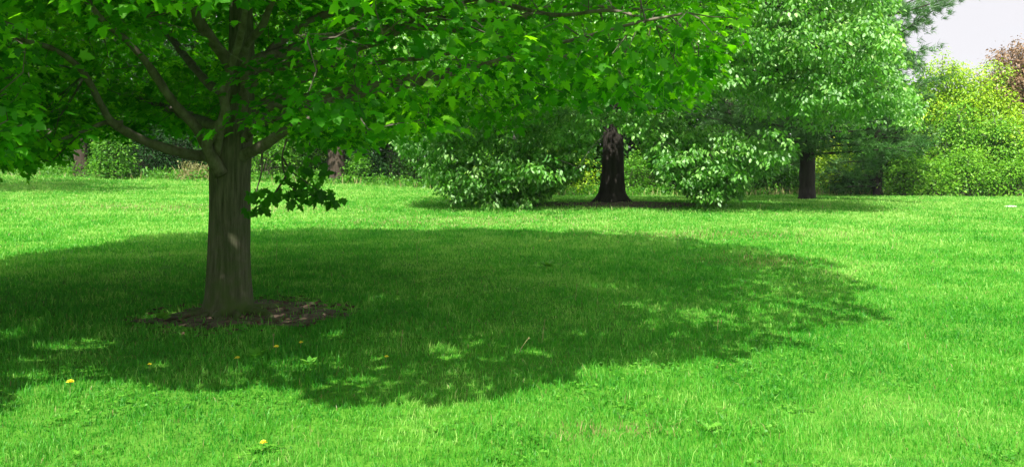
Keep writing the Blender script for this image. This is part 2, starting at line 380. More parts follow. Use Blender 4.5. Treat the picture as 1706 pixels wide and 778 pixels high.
# fallen bark chips and dead leaves on the bare soil
def make_litter():
    n = 900; a = rng.random(n) * 6.28; r = np.sqrt(rng.random(n))
    x = -2.55 + 1.1 * r * np.cos(a); y = 8.5 + 0.95 * r * np.sin(a)
    x[600:] = 3.5 + 3.2 * r[600:] * np.cos(a[600:]); y[600:] = 27.9 + 1.7 * r[600:] * np.sin(a[600:])
    P = np.stack([x, y, ground(x, y) + rng.uniform(0.015, 0.035, n)], -1)
    b = rng.random(n) * 6.28; tip = np.stack([np.cos(b), np.sin(b), rng.normal(0, .15, n)], -1)
    nr = np.array([0, 0, 1.0]) + 0.35 * rng.standard_normal((n, 3))
    sz = rng.uniform(0.03, 0.075, n); sz[600:] *= 1.9
    V, f, k = leaves(P, tip, nr, sz, (OVAL_V, OVAL_F))
    tag(build('leaf_litter', V, f, leaf_mat('dead_leaf', (0.03, 0.018, 0.010), (0.075, 0.045, 0.028), (0.19, 0.12, 0.08), trans=0.1, gloss=0.03), tint=np.repeat(rng.random(n) ** 1.4, k)), kind='stuff')
make_litter()

def nearest(Pt, nd):
    out = np.zeros(len(Pt), int)
    for s in range(0, len(Pt), 400):
        d = ((Pt[s:s + 400, None] - nd[None]) ** 2).sum(-1); out[s:s + 400] = d.argmin(1)
    return out
def chain(cl, nd, centre):
    """each spray hangs from the nearest bough, or from a spray nearer the trunk"""
    src = nd[nearest(cl, nd)].copy()
    rc_ = np.linalg.norm((cl - centre)[:, :2], axis=1); d0 = np.linalg.norm(cl - src, axis=1)
    for i_ in range(len(cl)):
        dd = ((cl - cl[i_]) ** 2).sum(1); dd[rc_ > rc_[i_] - .12] = 1e9
        j_ = dd.argmin()
        if dd[j_] ** .5 < d0[i_] * .8: src[i_] = cl[j_]
    return src

# ================================================================== TREE 1 (maple)
t1 = empty('maple_tree', tuple(T1), 'large dark maple on the left with thick bark trunk and spreading low crown', 'tree')
def rel(V): return V - T1[None]
# trunk with ridged bark
def ridged_trunk(pts, rad, n, rings_step, amp, seed, flare=None):
    P, r = spline(pts, rad, rings_step); m = len(P)
    a = np.linspace(0, 2 * math.pi, n, endpoint=False)
    s = np.concatenate([[0], np.cumsum(np.linalg.norm(np.diff(P, axis=0), axis=1))])
    A, S = np.meshgrid(a, s)
    twist = S * 0.06
    rid = np.zeros_like(A)
    rr = np.random.default_rng(seed)
    for k in range(5):
        f = [29, 37, 47, 19, 53][k]
        rid += np.sin(f * (A + twist) + 2.2 * np.sin(S * (1.3 + k * .7) + k) + rr.random() * 6) * [1, .8, .7, .5, .8][k]
    rid += 2.0 * (vnoise(A * 5, S * 3, 0.35, seed) - 0.5)
    lump = 1 + amp * rid / 3 / np.maximum(r[:, None], .02) * 0.5 * (0.5 + vnoise(A * 9, S * 12, .5, seed + 1))
    if flare is not None:
        lump = lump * (1 + flare(A, S))
    return P, r, lump
trunk_pts = [(T1[0] - .005, T1[1], T1[2] - .10), (T1[0] - .005, T1[1], T1[2] + .02), (T1[0], T1[1], T1[2] + .18), (T1[0], T1[1], T1[2] + .55), (T1[0] + .01, T1[1], T1[2] + 1.0),
             (T1[0] + .01, T1[1], T1[2] + 1.35), (T1[0] + .02, T1[1] + .01, T1[2] + 1.58), (T1[0] + .06, T1[1] + .02, T1[2] + 1.85), (T1[0] + .10, T1[1] + .05, T1[2] + 2.3),
             (T1[0] + .08, T1[1] + .1, T1[2] + 3.1), (T1[0] + .0, T1[1] + .1, T1[2] + 4.6), (T1[0] + .1, T1[1] + .05, T1[2] + 6.4), (T1[0] + .05, T1[1] + .1, T1[2] + 8.6)]
trunk_rad = [.250, .235, .215, .198, .191, .190, .200, .165, .130, .105, .08, .055, .015]
fl = lambda A, S: np.exp(-S / 0.13) * 0.14 * (0.5 + 0.5 * np.sin(5 * A + 0.8)) + np.exp(-S / .25) * .08 * np.sin(2 * A + 1)
P, r, lump = ridged_trunk(trunk_pts, trunk_rad, 110, 0.03, 0.005, 3, fl)
v, q, c = tube(P, r, 110, lump=lump)
build('trunk', rel(v), [q, c], M['maple_bark'], t1, smooth=True)
leader = P
# surface roots
for k, (a0, ln, rr) in enumerate(((200, .55, .05), (-25, .85, .055), (-55, .5, .04), (160, .45, .035), (-95, .35, .05), (15, .75, .045), (230, .4, .035), (100, .4, .04))):
    a = R(a0); pts = []
    for j in range(6):
        t = j / 5; aa = a + 0.35 * math.sin(j * 1.3 + k) * t
        x = T1[0] + (0.17 + ln * t) * math.cos(aa); y = T1[1] + (0.17 + ln * t) * math.sin(aa)
        pts.append((x, y, float(ground(x, y)) + 0.035 * (1 - t) ** 1.0 - 0.030 * t + 0.004))
    Pp, ra = spline(pts, np.linspace(rr, rr * .35, 6), .04)
    v, q, c = tube(Pp, ra, 12, .05, k)
    build('root', rel(v), [q, c], M['maple_bark'], t1, smooth=True)
# traced branches: (px, py, depth), radius in photo px at start/end
BR = [
    ([(388, 282, 8.50), (345, 262, 8.42), (310, 255, 8.3), (258, 240, 8.15), (212, 212, 8.0), (186, 198, 7.9), (166, 175, 7.8), (140, 130, 7.65), (120, 102, 7.5), (90, 82, 7.3), (40, 66, 7.0), (-40, 40, 6.7)], 14, 4),
    ([(205, 206, 7.98), (178, 206, 7.9), (150, 216, 7.8), (124, 226, 7.7), (90, 236, 7.5)], 6, 2.5),
    ([(366, 275, 8.45), (345, 240, 8.35), (328, 215, 8.3), (291, 171, 8.1), (265, 134, 8.0), (240, 98, 7.8), (213, 72, 7.7), (172, 38, 7.5), (130, -10, 7.2), (60, -80, 6.8)], 13, 5),
    ([(368, 290, 8.36), (356, 262, 8.30), (352, 235, 8.27), (364, 192, 8.2), (373, 150, 8.15), (386, 108, 8.05), (398, 60, 7.9), (404, 0, 7.7), (415, -90, 7.4)], 15, 6),
    ([(360, 268, 8.4), (366, 225, 8.3), (377, 180, 8.25), (381, 140, 8.3)], 10, 5),
    ([(398, 210, 8.5), (405, 150, 8.4), (411, 85, 8.2), (430, 42, 8.0), (457, 0, 7.8), (500, -70, 7.5)], 12, 6),
    ([(392, 190, 8.6), (372, 160, 8.7), (346, 142, 8.9), (318, 105, 9.3), (285, 60, 9.9), (240, 20, 10.6)], 13, 6),
    ([(398, 130, 8.6), (378, 92, 8.5), (349, 62, 8.3), (325, 22, 8.1), (308, -30, 7.8), (280, -110, 7.4)], 15, 9),
    ([(400, 262, 8.5), (440, 243, 8.35), (470, 226, 8.2), (498, 203, 8.0), (540, 185, 7.7), (600, 165, 7.3), (680, 150, 6.9)], 15, 4),
    ([(408, 230, 8.45), (425, 208, 8.3), (446, 202, 8.2), (480, 190, 8.1), (530, 160, 8.0)], 10, 4),
    ([(400, 170, 8.6), (432, 128, 8.5), (478, 111, 8.4), (530, 103, 8.2), (580, 108, 8.0), (650, 96, 7.7), (740, 88, 7.3), (830, 60, 6.9)], 11, 3.5),
    ([(400, 200, 8.7), (452, 165, 8.7), (520, 125, 8.6), (590, 85, 8.5), (640, 64, 8.3), (678, 38, 8.1), (706, 10, 7.9), (750, -40, 7.6)], 11, 5),
    ([(404, 140, 8.8), (470, 60, 9.0), (560, 20, 9.2), (650, 20, 9.4), (760, 30, 9.4), (880, 35, 9.2)], 11, 4),
    ([(400, 215, 8.8), (470, 190, 9.6), (560, 160, 10.6), (680, 140, 11.6), (790, 110, 12.4)], 14, 6),
    ([(392, 225, 8.8), (330, 200, 9.8), (270, 180, 11.0), (200, 150, 12.4)], 14, 6),
    ([(700, 140, 6.9), (780, 120, 6.4), (860, 90, 6.0), (960, 60, 5.6), (1060, 40, 5.3), (1140, 30, 5.1)], 5, 3),
    ([(700, 20, 7.95), (800, 0, 7.3), (920, 20, 6.7), (1030, 15, 6.3), (1130, 60, 6.0)], 6, 3),
]
nodes = [leader[leader[:, 2] > 2.2]]
for k, (pts, r0, r1) in enumerate(BR):
    W = [at(a, b, d) for a, b, d in pts]; W = np.array(W)
    n = len(W); rad = np.array([(r0 + (r1 - r0) * (j / (n - 1)) ** 0.7) for j in range(n)]) * 0.80 * W[:, 1] / F
    jit = 0.018 * np.random.default_rng(k).standard_normal(W.shape); jit[0] = 0; W = W + jit
    Pp, ra = spline(W, rad, .05); ra = ra * (1 + 0.05 * np.sin(np.arange(len(ra)) * .7 + k) + 0.04 * np.random.default_rng(k + 50).standard_normal(len(ra)))
    v, q, c = tube(Pp, ra, 12, .03, k)
    build('branch', rel(v), [q, c], M['branch_bark'], t1, smooth=True)
    nodes.append(Pp[3:])
# boughs higher up and round the back
for k in range(34):
    r_ = np.random.default_rng(200 + k)
    a = k * 2.399 + r_.normal(0, .2); h0 = 2.0 + 5.2 * (k / 34) ; rr_ = np.interp(h0, [2, 4, 7], [5.6, 5.6, 3.0])
    rise = np.interp(h0, [2, 4, 7], [0.9, 1.6, 1.6])
    base = np.array([T1[0] + .06, T1[1] + .06, h0]); pts = []
    a2 = a
    for j in range(7):
        t = j / 6; a2 = a + 0.25 * math.sin(2.2 * t + k)
        pts.append(base + np.array([math.cos(a2) * rr_ * t, math.sin(a2) * rr_ * t, rise * t ** 0.8 + .05 * r_.standard_normal()]))
    ppx, ppy = px(*np.array(pts[3]).T)
    if (math.sin(a) < -.1 or math.cos(a) < -.3) and h0 < 4.2: continue
    Pp, ra = spline(pts, np.linspace(.055, .012, 7), .10)
    v, q, c = tube(Pp, ra, 7, .03, k); build('branch', rel(v), [q, c], M['branch_bark'], t1, smooth=True)
    nodes.append(Pp[4:])
nodes = np.vstack(nodes)
# shadow outline on the lawn (photo pixels -> ground)
SH = [(-700, 700), (-200, 700), (20, 684), (130, 668), (175, 640), (210, 640), (300, 652), (420, 640), (560, 645), (700, 668), (850, 652), (1000, 625), (1060, 612), (1170, 620), (1235, 605), (1345, 582), (1360, 560), (1440, 532), (1430, 515),
      (1475, 485), (1440, 458), (1380, 445), (1300, 424), (1210, 405), (1110, 386), (900, 381), (600, 380), (400, 387), (250, 400), (100, 420), (0, 431), (-300, 450), (-900, 480)]
SHW = np.array([[(a - 853) / F * (EYE * F / (b - HZ)), EYE * F / (b - HZ)] for a, b in SH])
def inpoly(x, y, poly):
    ins = np.zeros(len(x), bool); j = len(poly) - 1
    for i_ in range(len(poly)):
        xi, yi = poly[i_]; xj, yj = poly[j]
        c_ = ((yi > y) != (yj > y)) & (x < (xj - xi) * (y - yi) / (yj - yi + 1e-12) + xi)
        ins ^= c_; j = i_
    return ins
L1 = np.array([(-600, 262), (-20, 282), (20, 268), (50, 288), (80, 262), (110, 262), (128, 236), (160, 222), (230, 232), (262, 205), (300, 222), (345, 238), (415, 232), (450, 216), (500, 232), (560, 240), (600, 250), (660, 225),
               (720, 218), (790, 206), (840, 222), (880, 205), (930, 182), (1000, 176), (1080, 172), (1130, 182), (1180, 160), (1215, 110), (1245, 60), (1262, 0), (1275, -60), (3000, -300)], float)
FLK = [(130, 577, 75, 10), (120, 625, 95, 10), (30, 560, 35, 10), (275, 527, 32, 10), (1168, 524, 45, 7), (1060, 514, 40, 4), (265, 612, 30, 9), (745, 592, 40, 10), (900, 590, 45, 6), (985, 560, 30, 6), (480, 612, 60, 6),
       (60, 600, 40, 6), (1010, 480, 60, 4), (640, 505, 30, 4), (905, 440, 25, 3), (560, 560, 25, 6), (1250, 470, 25, 3)]
FLW = []
for (a, b, rx, ry) in FLK:
    yy = EYE * F / (b - HZ); FLW.append(((a - 853) / F * yy, yy, rx / F * yy, ry / F * yy * yy / EYE * 1.0))
def maple_ok(Pt, soft=0.0):
    x, y, z = Pt.T; sx = x + SDX * z; sy = y + SDY * z
    wx = 0.75 * (vnoise(sx, sy, 1.1, 41) - .5) + 0.5 * (vnoise(sx, sy, .45, 42) - .5); wy = 0.07 * sy * (vnoise(sx, sy, 1.0, 43) - .5) * 1.6 + 0.04 * sy * (vnoise(sx, sy, .4, 44) - .5)
    ok = inpoly(sx + wx, sy + wy, SHW) & (y > 1.2)
    u, v_ = px(x, y, z)
    low = np.interp(u, L1[:, 0], L1[:, 1])
    infr = (v_ > -40)
    ok &= ~(infr & (v_ > low + soft * rng.standard_normal(len(x))))
    return ok
def fleck(Pt):
    x, y, z = Pt.T; sx = x + SDX * z; sy = y + SDY * z; f = np.zeros(len(x), bool)
    for (a, b, rx, ry) in FLW: f |= ((sx - a) / rx) ** 2 + ((sy - b) / ry) ** 2 < 1
    return f
def crownR(h): return np.interp(h, [1.5, 1.9, 3, 5, 7, 8.6, 9.6], [3.8, 5.6, 7.0, 7.6, 6.2, 3.6, 1.0])
NC = 22000
h = 1.55 + 8.0 * rng.random(NC) ** 1.15; rr_ = np.sqrt(rng.random(NC)); aa = rng.random(NC) * 2 * math.pi
Rr = crownR(h)
# leaves sit mostly in the outer part of the crown and in its lowest layer
keep = (rr_ > 0.35) | (h > 3.1) | (rng.random(NC) < 0.35)
cc = np.stack([-2.7 + Rr * rr_ * np.cos(aa), 8.7 + Rr * rr_ * np.sin(aa), h], -1)[keep]
cc = cc[maple_ok(cc)]
u, v_ = px(*cc.T)
front = (cc[:, 1] < 8.9) & (u > 55) & (u < 480) & (v_ > 5) & (v_ < 300)
cc = cc[~(front & (rng.random(len(cc)) < 0.96))]
front2 = (cc[:, 1] < 4.3) & (px(*cc.T)[1] > -30)
cc = cc[~front2]
infr = px(*cc.T)[1] > -120
want = 3400
vis = cc[infr]; top = cc[~infr]
lay = np.sin(2 * math.pi * vis[:, 2] / .42 + 1.5 * np.sin(vis[:, 0] * 1.1) + 1.2 * np.sin(vis[:, 1] * 1.3)) + 1.1 * np.sin(vis[:, 0] * 3.1 + 1) * np.sin(vis[:, 1] * 2.3 + vis[:, 2] * 2)
uvis = px(*vis.T)[0]; vis = vis[(lay > np.where(uvis > 480, .0, -.8)) & ~((uvis > 620) & (rng.random(len(vis)) < .50))]
vis = vis[:1650]; top = top[:2700]
core = top[:0]
rc = np.random.default_rng(5); nc_ = 480; ac = rc.random(nc_) * 6.283; qr = 4.2 * np.sqrt(rc.random(nc_))  # extra sprays above the view, added to keep sun off the trunk
core = np.stack([-2.9 + qr * np.cos(ac), 8.0 + qr * np.sin(ac), rc.uniform(3.4, 7.5, nc_)], -1); core = core[maple_ok(core)]; core = core[px(*core.T)[1] < -60]
top = top[~((top[:, 0] > -.3) & (rng.random(len(top)) < np.where(top[:, 1] < 6.2, .42, .22)))]
top = np.vstack([top, core])
# hand-placed sprays that hang in front of the boughs
SP = [(455, 165, 6.9), (430, 190, 7.0), (480, 185, 7.1), (430, 120, 6.9), (490, 95, 7.2), (575, 92, 6.8), (455, 110, 7.0), (600, 100, 7.1), (600, 6, 6.6), (570, 4, 6.5), (640, 4, 6.7), (210, 40, 6.6), (240, 30, 6.5), (25, 85, 6.4), (50, 95, 6.6),
      (820, 60, 5.2), (850, 30, 5.0), (900, 50, 5.3), (960, 100, 5.4), (1020, 90, 5.0), (1130, 35, 4.9), (1080, 60, 5.3), (1160, 90, 5.2), (1190, 60, 5.0), (40, 250, 6.8), (60, 230, 6.9), (20, 220, 7.0), (90, 215, 7.2), (100, 180, 7.2)]
sp = np.array([at(*s) for s in SP])
cl = np.vstack([vis, top, sp])
def nearest(Pt, nd):
    out = np.zeros(len(Pt), int)
    for s in range(0, len(Pt), 400):
        d = ((Pt[s:s + 400, None] - nd[None]) ** 2).sum(-1); out[s:s + 400] = d.argmin(1)
    return out
src = chain(cl, nodes, T1)
dist = np.linalg.norm(cl - src, axis=1)
tv, tf = sticks(src, cl, 0.0045 + 0.003 * dist, np.full(len(cl), .0025), 0.04)
# sprays: leaves lie in loose level fans round the end of each twig
def maple_leaves(cl, src, per, rad, size, flat=0.30):
    n = len(cl); c_ = np.repeat(cl, per, 0); m = n * per
    off = rng.standard_normal((m, 3)) * np.array([1, 1, flat]) * rad * 0.62
    out = np.repeat(unit((cl - src) * np.array([1, 1, .4])), per, 0)
    off += out * rng.uniform(-.6, .6, (m, 1)) * rad
    off[:, 2] -= 0.25 * (off[:, 0] ** 2 + off[:, 1] ** 2) / rad
    Pt = c_ + off
    tip = unit(off * np.array([1, 1, .3]) + 0.03 * rng.standard_normal((m, 3))) + out * .5 + np.array([0, 0, -.45]) + 0.25 * rng.standard_normal((m, 3))
    nr = np.array([0, -.12, 1.0]) + 0.42 * rng.standard_normal((m, 3))
    return Pt, tip, nr, size * rng.uniform(.65, 1.2, m), np.repeat(rng.normal(.45, .22, n), per) + rng.normal(0, .15, m)
A = maple_leaves(np.vstack([vis, sp]), src[list(range(len(vis))) + list(range(len(vis) + len(top), len(cl)))], 58, 0.34, 0.077, .2)
B = maple_leaves(top, src[len(vis):len(vis) + len(top)], 24, 0.50, 0.15, .5)
Pt, tip, nr, sz, tn = [np.concatenate([a, b]) for a, b in zip(A, B)]
ok = maple_ok(Pt, 11.0) & ~(fleck(Pt) & (rng.random(len(Pt)) < .80))
uu, vv_ = px(*Pt.T); isp = np.zeros(len(Pt), bool); isp[len(vis) * 58:(len(vis) + len(sp)) * 58] = True
ok &= ~((Pt[:, 1] < 8.7) & (uu > 60) & (uu < 480) & (vv_ > 12) & ~isp & (rng.random(len(Pt)) < .93))
ok &= ~((Pt[:, 1] < 8.3) & (uu > 440) & (uu < 750) & (vv_ > 10) & (vv_ < 145) & ~isp & (rng.random(len(Pt)) < .72))
ok &= ~((Pt[:, 1] > 8.7) & (Pt[:, 1] < 10.2) & (uu > 100) & (uu < 470) & (vv_ > 12) & ~isp & (rng.random(len(Pt)) < .5))
# the low spray hanging to the right of the trunk
HB = [((478, 232, 7.9), (470, 262, 7.8), (476, 295, 7.7), (492, 318, 7.65), (520, 326, 7.6), (552, 330, 7.55)), ((436, 250, 7.95), (436, 285, 7.9), (428, 315, 7.85), (424, 335, 7.85)),
      ((476, 295, 7.7), (455, 325, 7.75), (436, 340, 7.75), (425, 348, 7.7)), ((470, 262, 7.8), (485, 285, 7.7), (505, 300, 7.6), (530, 318, 7.6))]
hc = []
for k, pts in enumerate(HB):
    W = np.array([at(*p) for p in pts]); Pp, ra = spline(W, np.linspace(.010, .003, len(W)), .04)
    v, q, c = tube(Pp, ra, 6, .05, k); build('branch', rel(v), [q, c], M['twig'], t1, smooth=True)
    hc.append(Pp)
hp = []
for (u0, v0, d0, n0, r0) in ((445, 335, 7.75, 16, .07), (428, 350, 7.75, 12, .05), (470, 325, 7.7, 18, .07), (505, 305, 7.65, 30, .08), (495, 325, 7.65, 22, .07), (530, 325, 7.6, 22, .06), (555, 332, 7.55, 14, .045), (515, 285, 7.6, 22, .08), (500, 262, 7.6, 16, .08), (422, 322, 7.8, 10, .04)):
    c0 = at(u0, v0, d0); hp.append(c0 + r0 * rng.standard_normal((n0, 3)) * np.array([1.1, 1.3, .55]))
hp = np.vstack(hp); n = len(hp)
ht = np.array([.25, 0, -.9]) + .55 * rng.standard_normal((n, 3)); hn = np.array([.3, -.55, .6]) + .5 * rng.standard_normal((n, 3))
Pt = np.vstack([Pt[ok], hp]); tip = np.vstack([tip[ok], ht]); nr = np.vstack([nr[ok], hn]); sz = np.concatenate([sz[ok], .082 * rng.uniform(.7, 1.2, n)]); tn = np.concatenate([tn[ok], rng.normal(.25, .12, n)])
v, f, k = leaves(Pt, tip, nr, sz, (MAPLE_V, MAPLE_F))
build('crown', rel(v), f, M['maple'], t1, tint=np.repeat(np.clip(tn, 0, 1), k))
tw = build('twigs', rel(tv), tf, M['twig'], t1); tw['kind'] = 'stuff'

# ================================================================== generic trees
def leaf_cloud(centres, per, rad, size, shape, r_, droop=0.6, up=0.8, flat=0.7, jit=0.45, tb=.45):
    n = len(centres); m = n * per; c_ = np.repeat(centres, per, 0)
    off = r_.standard_normal((m, 3)) * np.array([1, 1, flat]) * rad * .6
    tip = unit(off * np.array([1, 1, .3])) + np.array([0, 0, -droop]) + .35 * r_.standard_normal((m, 3))
    nr = unit(off) * .6 + np.array([0, 0, up]) + jit * r_.standard_normal((m, 3))
    return c_ + off, tip, nr, size * r_.uniform(.65, 1.25, m), np.clip(np.repeat(r_.normal(tb, .17, n), per) + r_.normal(0, .13, m), 0, 1)
def tree(name, label, x, y, H, cr, leafm, barkm, tr, seed, nclump=260, per=40, lsize=.16, lrad=.8, shape=(OVAL_V, OVAL_F), low=.25, lean=0, cx=0.0, nb=9, group=None, cat='tree', shell=.45, okf=None, rz=None, droop=.6, thin=False, cat_trunk='trunk'):
    r_ = np.random.default_rng(seed); z0 = float(ground(x, y)); base = np.array([x, y, z0])
    t = empty(name, tuple(base), label, cat, group)
    pts = [base + np.array([lean * s * H + .06 * math.sin(s * 7 + seed) * (s > 0), .05 * math.sin(s * 5 + seed), s * H * .92 - (.15 if s == 0 else 0)]) for s in (0, .04, .12, .3, .5, .75, 1)]
    rad = [tr * 1.55, tr * 1.2, tr, tr * .86, tr * .62, tr * .32, .02]
    Pp, ra = spline(pts, rad, .15); v, q, c = tube(Pp, ra, 18, .05, seed)
    build(cat_trunk, v - base, [q, c], barkm, t, smooth=True)
    zc = z0 + H * (low + 1) / 2; hz = H * (1 - low) / 2
    cs = []
    while len(cs) < nclump:
        p = unit(r_.standard_normal(3)) * (shell + (1 - shell) * r_.random() ** .6)
        lob = 1 + .20 * math.sin(3 * math.atan2(p[1], p[0]) + seed) + .14 * math.sin(5 * p[2] + 4 * p[0] + seed)
        q_ = np.array([x + cx + lean * H * .5 + p[0] * cr * lob, y + p[1] * cr * lob * .9, zc + p[2] * hz])
        if q_[2] > z0 + .2 and (okf is None or okf(q_)): cs.append(q_)
    cs = np.array(cs); parts = []; ends = []
    for k in range(nb):
        e = cs[r_.integers(len(cs))]; s0 = Pp[int(len(Pp) * r_.uniform(max(.12, low * .8), .8))]
        mid = (s0 + e) / 2 + np.array([0, 0, .12 * np.linalg.norm(e - s0) * r_.uniform(-.5, 1)])
        B_, rb = spline([s0, mid, e], [tr * .36, tr * .2, .02], .25); parts.append(tube(B_, rb, 7, .04, k)); ends.append(B_)
    if parts:
        V, Fs = join(parts); b = build('boughs', V - base, Fs, barkm, t, smooth=True)
    nd = np.vstack(ends + [Pp[len(Pp) // 3:]]); s = nd[nearest(cs, nd)]
    tv, tf = sticks(s, cs, np.full(len(cs), .012), np.full(len(cs), .004)); bt = build('twigs', tv - base, tf, barkm, t); bt['kind'] = 'stuff'
    P_, tip, nr, sz, tn = leaf_cloud(cs, per, lrad, lsize, shape, r_, droop=droop)
    g = P_[:, 2] > ground(P_[:, 0], P_[:, 1]) + .05
    if okf is not None: g &= np.array(okf(P_.T, leaf=True))
    v, f, k = leaves(P_[g], tip[g], nr[g], sz[g], shape)
    build('crown', v - base, f, leafm, t, tint=np.repeat(tn[g], k)); return t

# ------------------------------------------------------------------ tree 2: the big drooping tree
LOW2 = np.array([(640, 240), (665, 262), (690, 300), (735, 338), (760, 352), (870, 352), (905, 342), (930, 332), (945, 318), (965, 300), (988, 262), (1002, 220), (1045, 222), (1070, 250), (1090, 300), (1105, 325), (1120, 300), (1140, 322), (1170, 348), (1230, 345),
                 (1250, 310), (1275, 300), (1310, 285), (1330, 268), (1380, 262), (1400, 272), (1440, 288), (1480, 262), (1500, 240), (1540, 232), (1548, 170)], float)
RGT2 = np.array([(-400, 1460), (0, 1498), (60, 1500), (95, 1522), (130, 1500), (170, 1545), (230, 1552), (260, 1490), (400, 1480)], float)
def ok2(p, leaf=False):
    x, y, z = p; u, v_ = px(np.asarray(x), np.asarray(y), np.asarray(z))
    jj = 4 * rng.standard_normal(np.shape(u)) if leaf else -6
    hang = 26 * (vnoise(np.asarray(u) + 900., np.zeros_like(u) + 5., 17.0, 91) - .75) + 16 * (vnoise(np.asarray(u) + 900., np.zeros_like(u) + 5., 7.0, 92) - .6)
    ok = (v_ < np.interp(u, LOW2[:, 0], LOW2[:, 1]) + jj + hang) & (u < np.interp(v_, RGT2[:, 0], RGT2[:, 1]) + jj * 1.5 + (0 if leaf else -12)) & (u > 640)
    return ok
def big_tree():
    r_ = np.random.default_rng(77); base = T2
    t = empty('spreading_tree', tuple(base), 'huge drooping tree with pale glossy leaves sweeping to the lawn round a black flared trunk', 'tree')
    pts = [base + np.array(p) for p in ((0, 0, -.2), (0, 0, .05), (0, 0, .3), (0.02, 0, .9), (.03, 0, 1.9), (.05, 0, 3.5), (.2, 0, 6), (.4, 0, 10), (.5, 0, 13))]
    Pp, ra, lump = ridged_trunk(pts, [.80, .60, .44, .37, .335, .31, .27, .17, .03], 64, .10, .006, 9, lambda A, S: np.exp(-S / .35) * .25 * np.sin(5 * A + 1))
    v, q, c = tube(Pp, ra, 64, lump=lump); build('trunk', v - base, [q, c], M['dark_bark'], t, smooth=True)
    cs = []; N = 0
    while len(cs) < 1500:
        p = unit(r_.standard_normal(3)); p = p * (.52 + .48 * r_.random() ** .6)
        az = math.atan2(p[1], p[0]); lob = 1 + .10 * math.sin(6 * az + 1.3) + .09 * math.sin(9 * p[2] + 3 * az)
        q_ = np.array([4.9 + p[0] * 9.0 * lob, 29.3 + p[1] * 7.3 * lob, 6.2 + p[2] * 7.6])
        if q_[2] < float(ground(q_[0], q_[1])) + .25: continue
        tier = math.sin(1.9 * q_[2] + .8 * math.sin(.55 * q_[0] + 1) + .9 * math.sin(.5 * q_[1])) + .9 * math.sin(1.15 * q_[0] + .9 * q_[2] + 2) * math.sin(.9 * q_[1] + 1.3)
        if tier < .22: continue
        if ok2(q_): cs.append(q_)
    # low skirts that touch the lawn
    for (u0, u1, v0, v1, d, n_) in ((740, 880, 262, 346, 27.0, 60), (680, 780, 200, 300, 27.4, 36), (870, 930, 250, 332, 27.4, 26), (1150, 1235, 225, 336, 27.4, 60), (1085, 1120, 225, 315, 25.6, 12), (1240, 1300, 230, 300, 26.5, 22), (1045, 1150, 190, 315, 27.2, 34), (985, 1050, 185, 232, 25.5, 16), (1050, 1160, 190, 260, 26.5, 34), (930, 1000, 170, 250, 27, 24), (640, 740, 180, 255, 27, 24), (740, 900, 170, 262, 27, 44), (895, 985, 200, 318, 27.6, 34)):
        for _ in range(n_):
            w = at(r_.uniform(u0, u1), r_.uniform(v0, v1), d + r_.normal(0, .8))
            if w[2] > float(ground(w[0], w[1])) + .1: cs.append(w)
    for _ in range(240):  # extra sprays high at the front, added to shade the low skirts
        q_ = np.array([r_.uniform(-4.2, 7.0), r_.uniform(22.6, 25.6), r_.uniform(3.4, 7.5)])
        if ok2(q_): cs.append(q_)
    k_ = 0  # more sprays at front right, added to cast a shadow band on the lawn
    while k_ < 170:
        q_ = np.array([r_.uniform(7.0, 12.6), r_.uniform(22.5, 26.5), r_.uniform(3.0, 7.5)])
        if ok2(q_): cs.append(q_); k_ += 1
    cs = np.array(cs)
    ends = [Pp[8:]]
    for k in range(46):
        e = cs[r_.integers(len(cs))]
        while e[2] < 3.2: e = cs[r_.integers(len(cs))]
        h0 = np.clip(e[2] * .8 + r_.uniform(-.2, 1.8), 2.7, 9); s0 = base + np.array([.1, 0, h0])
        mid = s0 * .5 + e * .5 + np.array([0, 0, .35 + .08 * np.linalg.norm(e - s0)])
        B_, rb = spline([s0, mid, e], [.10, .05, .012], .2); v, q, c = tube(B_, rb, 8, .04, k)
        build('branch', v - base, [q, c], M['dark_bark'], t, smooth=True); ends.append(B_)
    nd = np.vstack(ends); s = chain(cs, nd, base)
    tv, tf = sticks(s, cs, np.full(len(cs), .012), np.full(len(cs), .005), .08); bt = build('twigs', tv - base, tf, M['dark_bark'], t); bt['kind'] = 'stuff'
    # every spray is a drooping fan: highest over its twig, falling away at the rim
    nsub = 6; rr2 = .85 * np.sqrt(r_.random(len(cs) * nsub)); a2 = 6.283 * r_.random(len(cs) * nsub)
    c2 = np.repeat(cs, nsub, 0) + np.stack([rr2 * np.cos(a2), rr2 * np.sin(a2), .12 - .55 * rr2 ** 2 + .05 * r_.standard_normal(len(rr2))], -1)
    c2 = c2[ok2(c2.T, leaf=True)]
    P_, tip, nr, sz, tn = leaf_cloud(c2, 18, .26, .130, None, r_, droop=.95, up=.9, flat=.45, jit=.45, tb=.40)
    g = (P_[:, 2] > ground(P_[:, 0], P_[:, 1]) + .04) & ok2(P_.T, leaf=True)
    v, f, k = leaves(P_[g], tip[g], nr[g], sz[g], (OVAL_V, OVAL_F))
    build('crown', v - base, f, M['broad'], t, tint=np.repeat(tn[g], k))
big_tree()

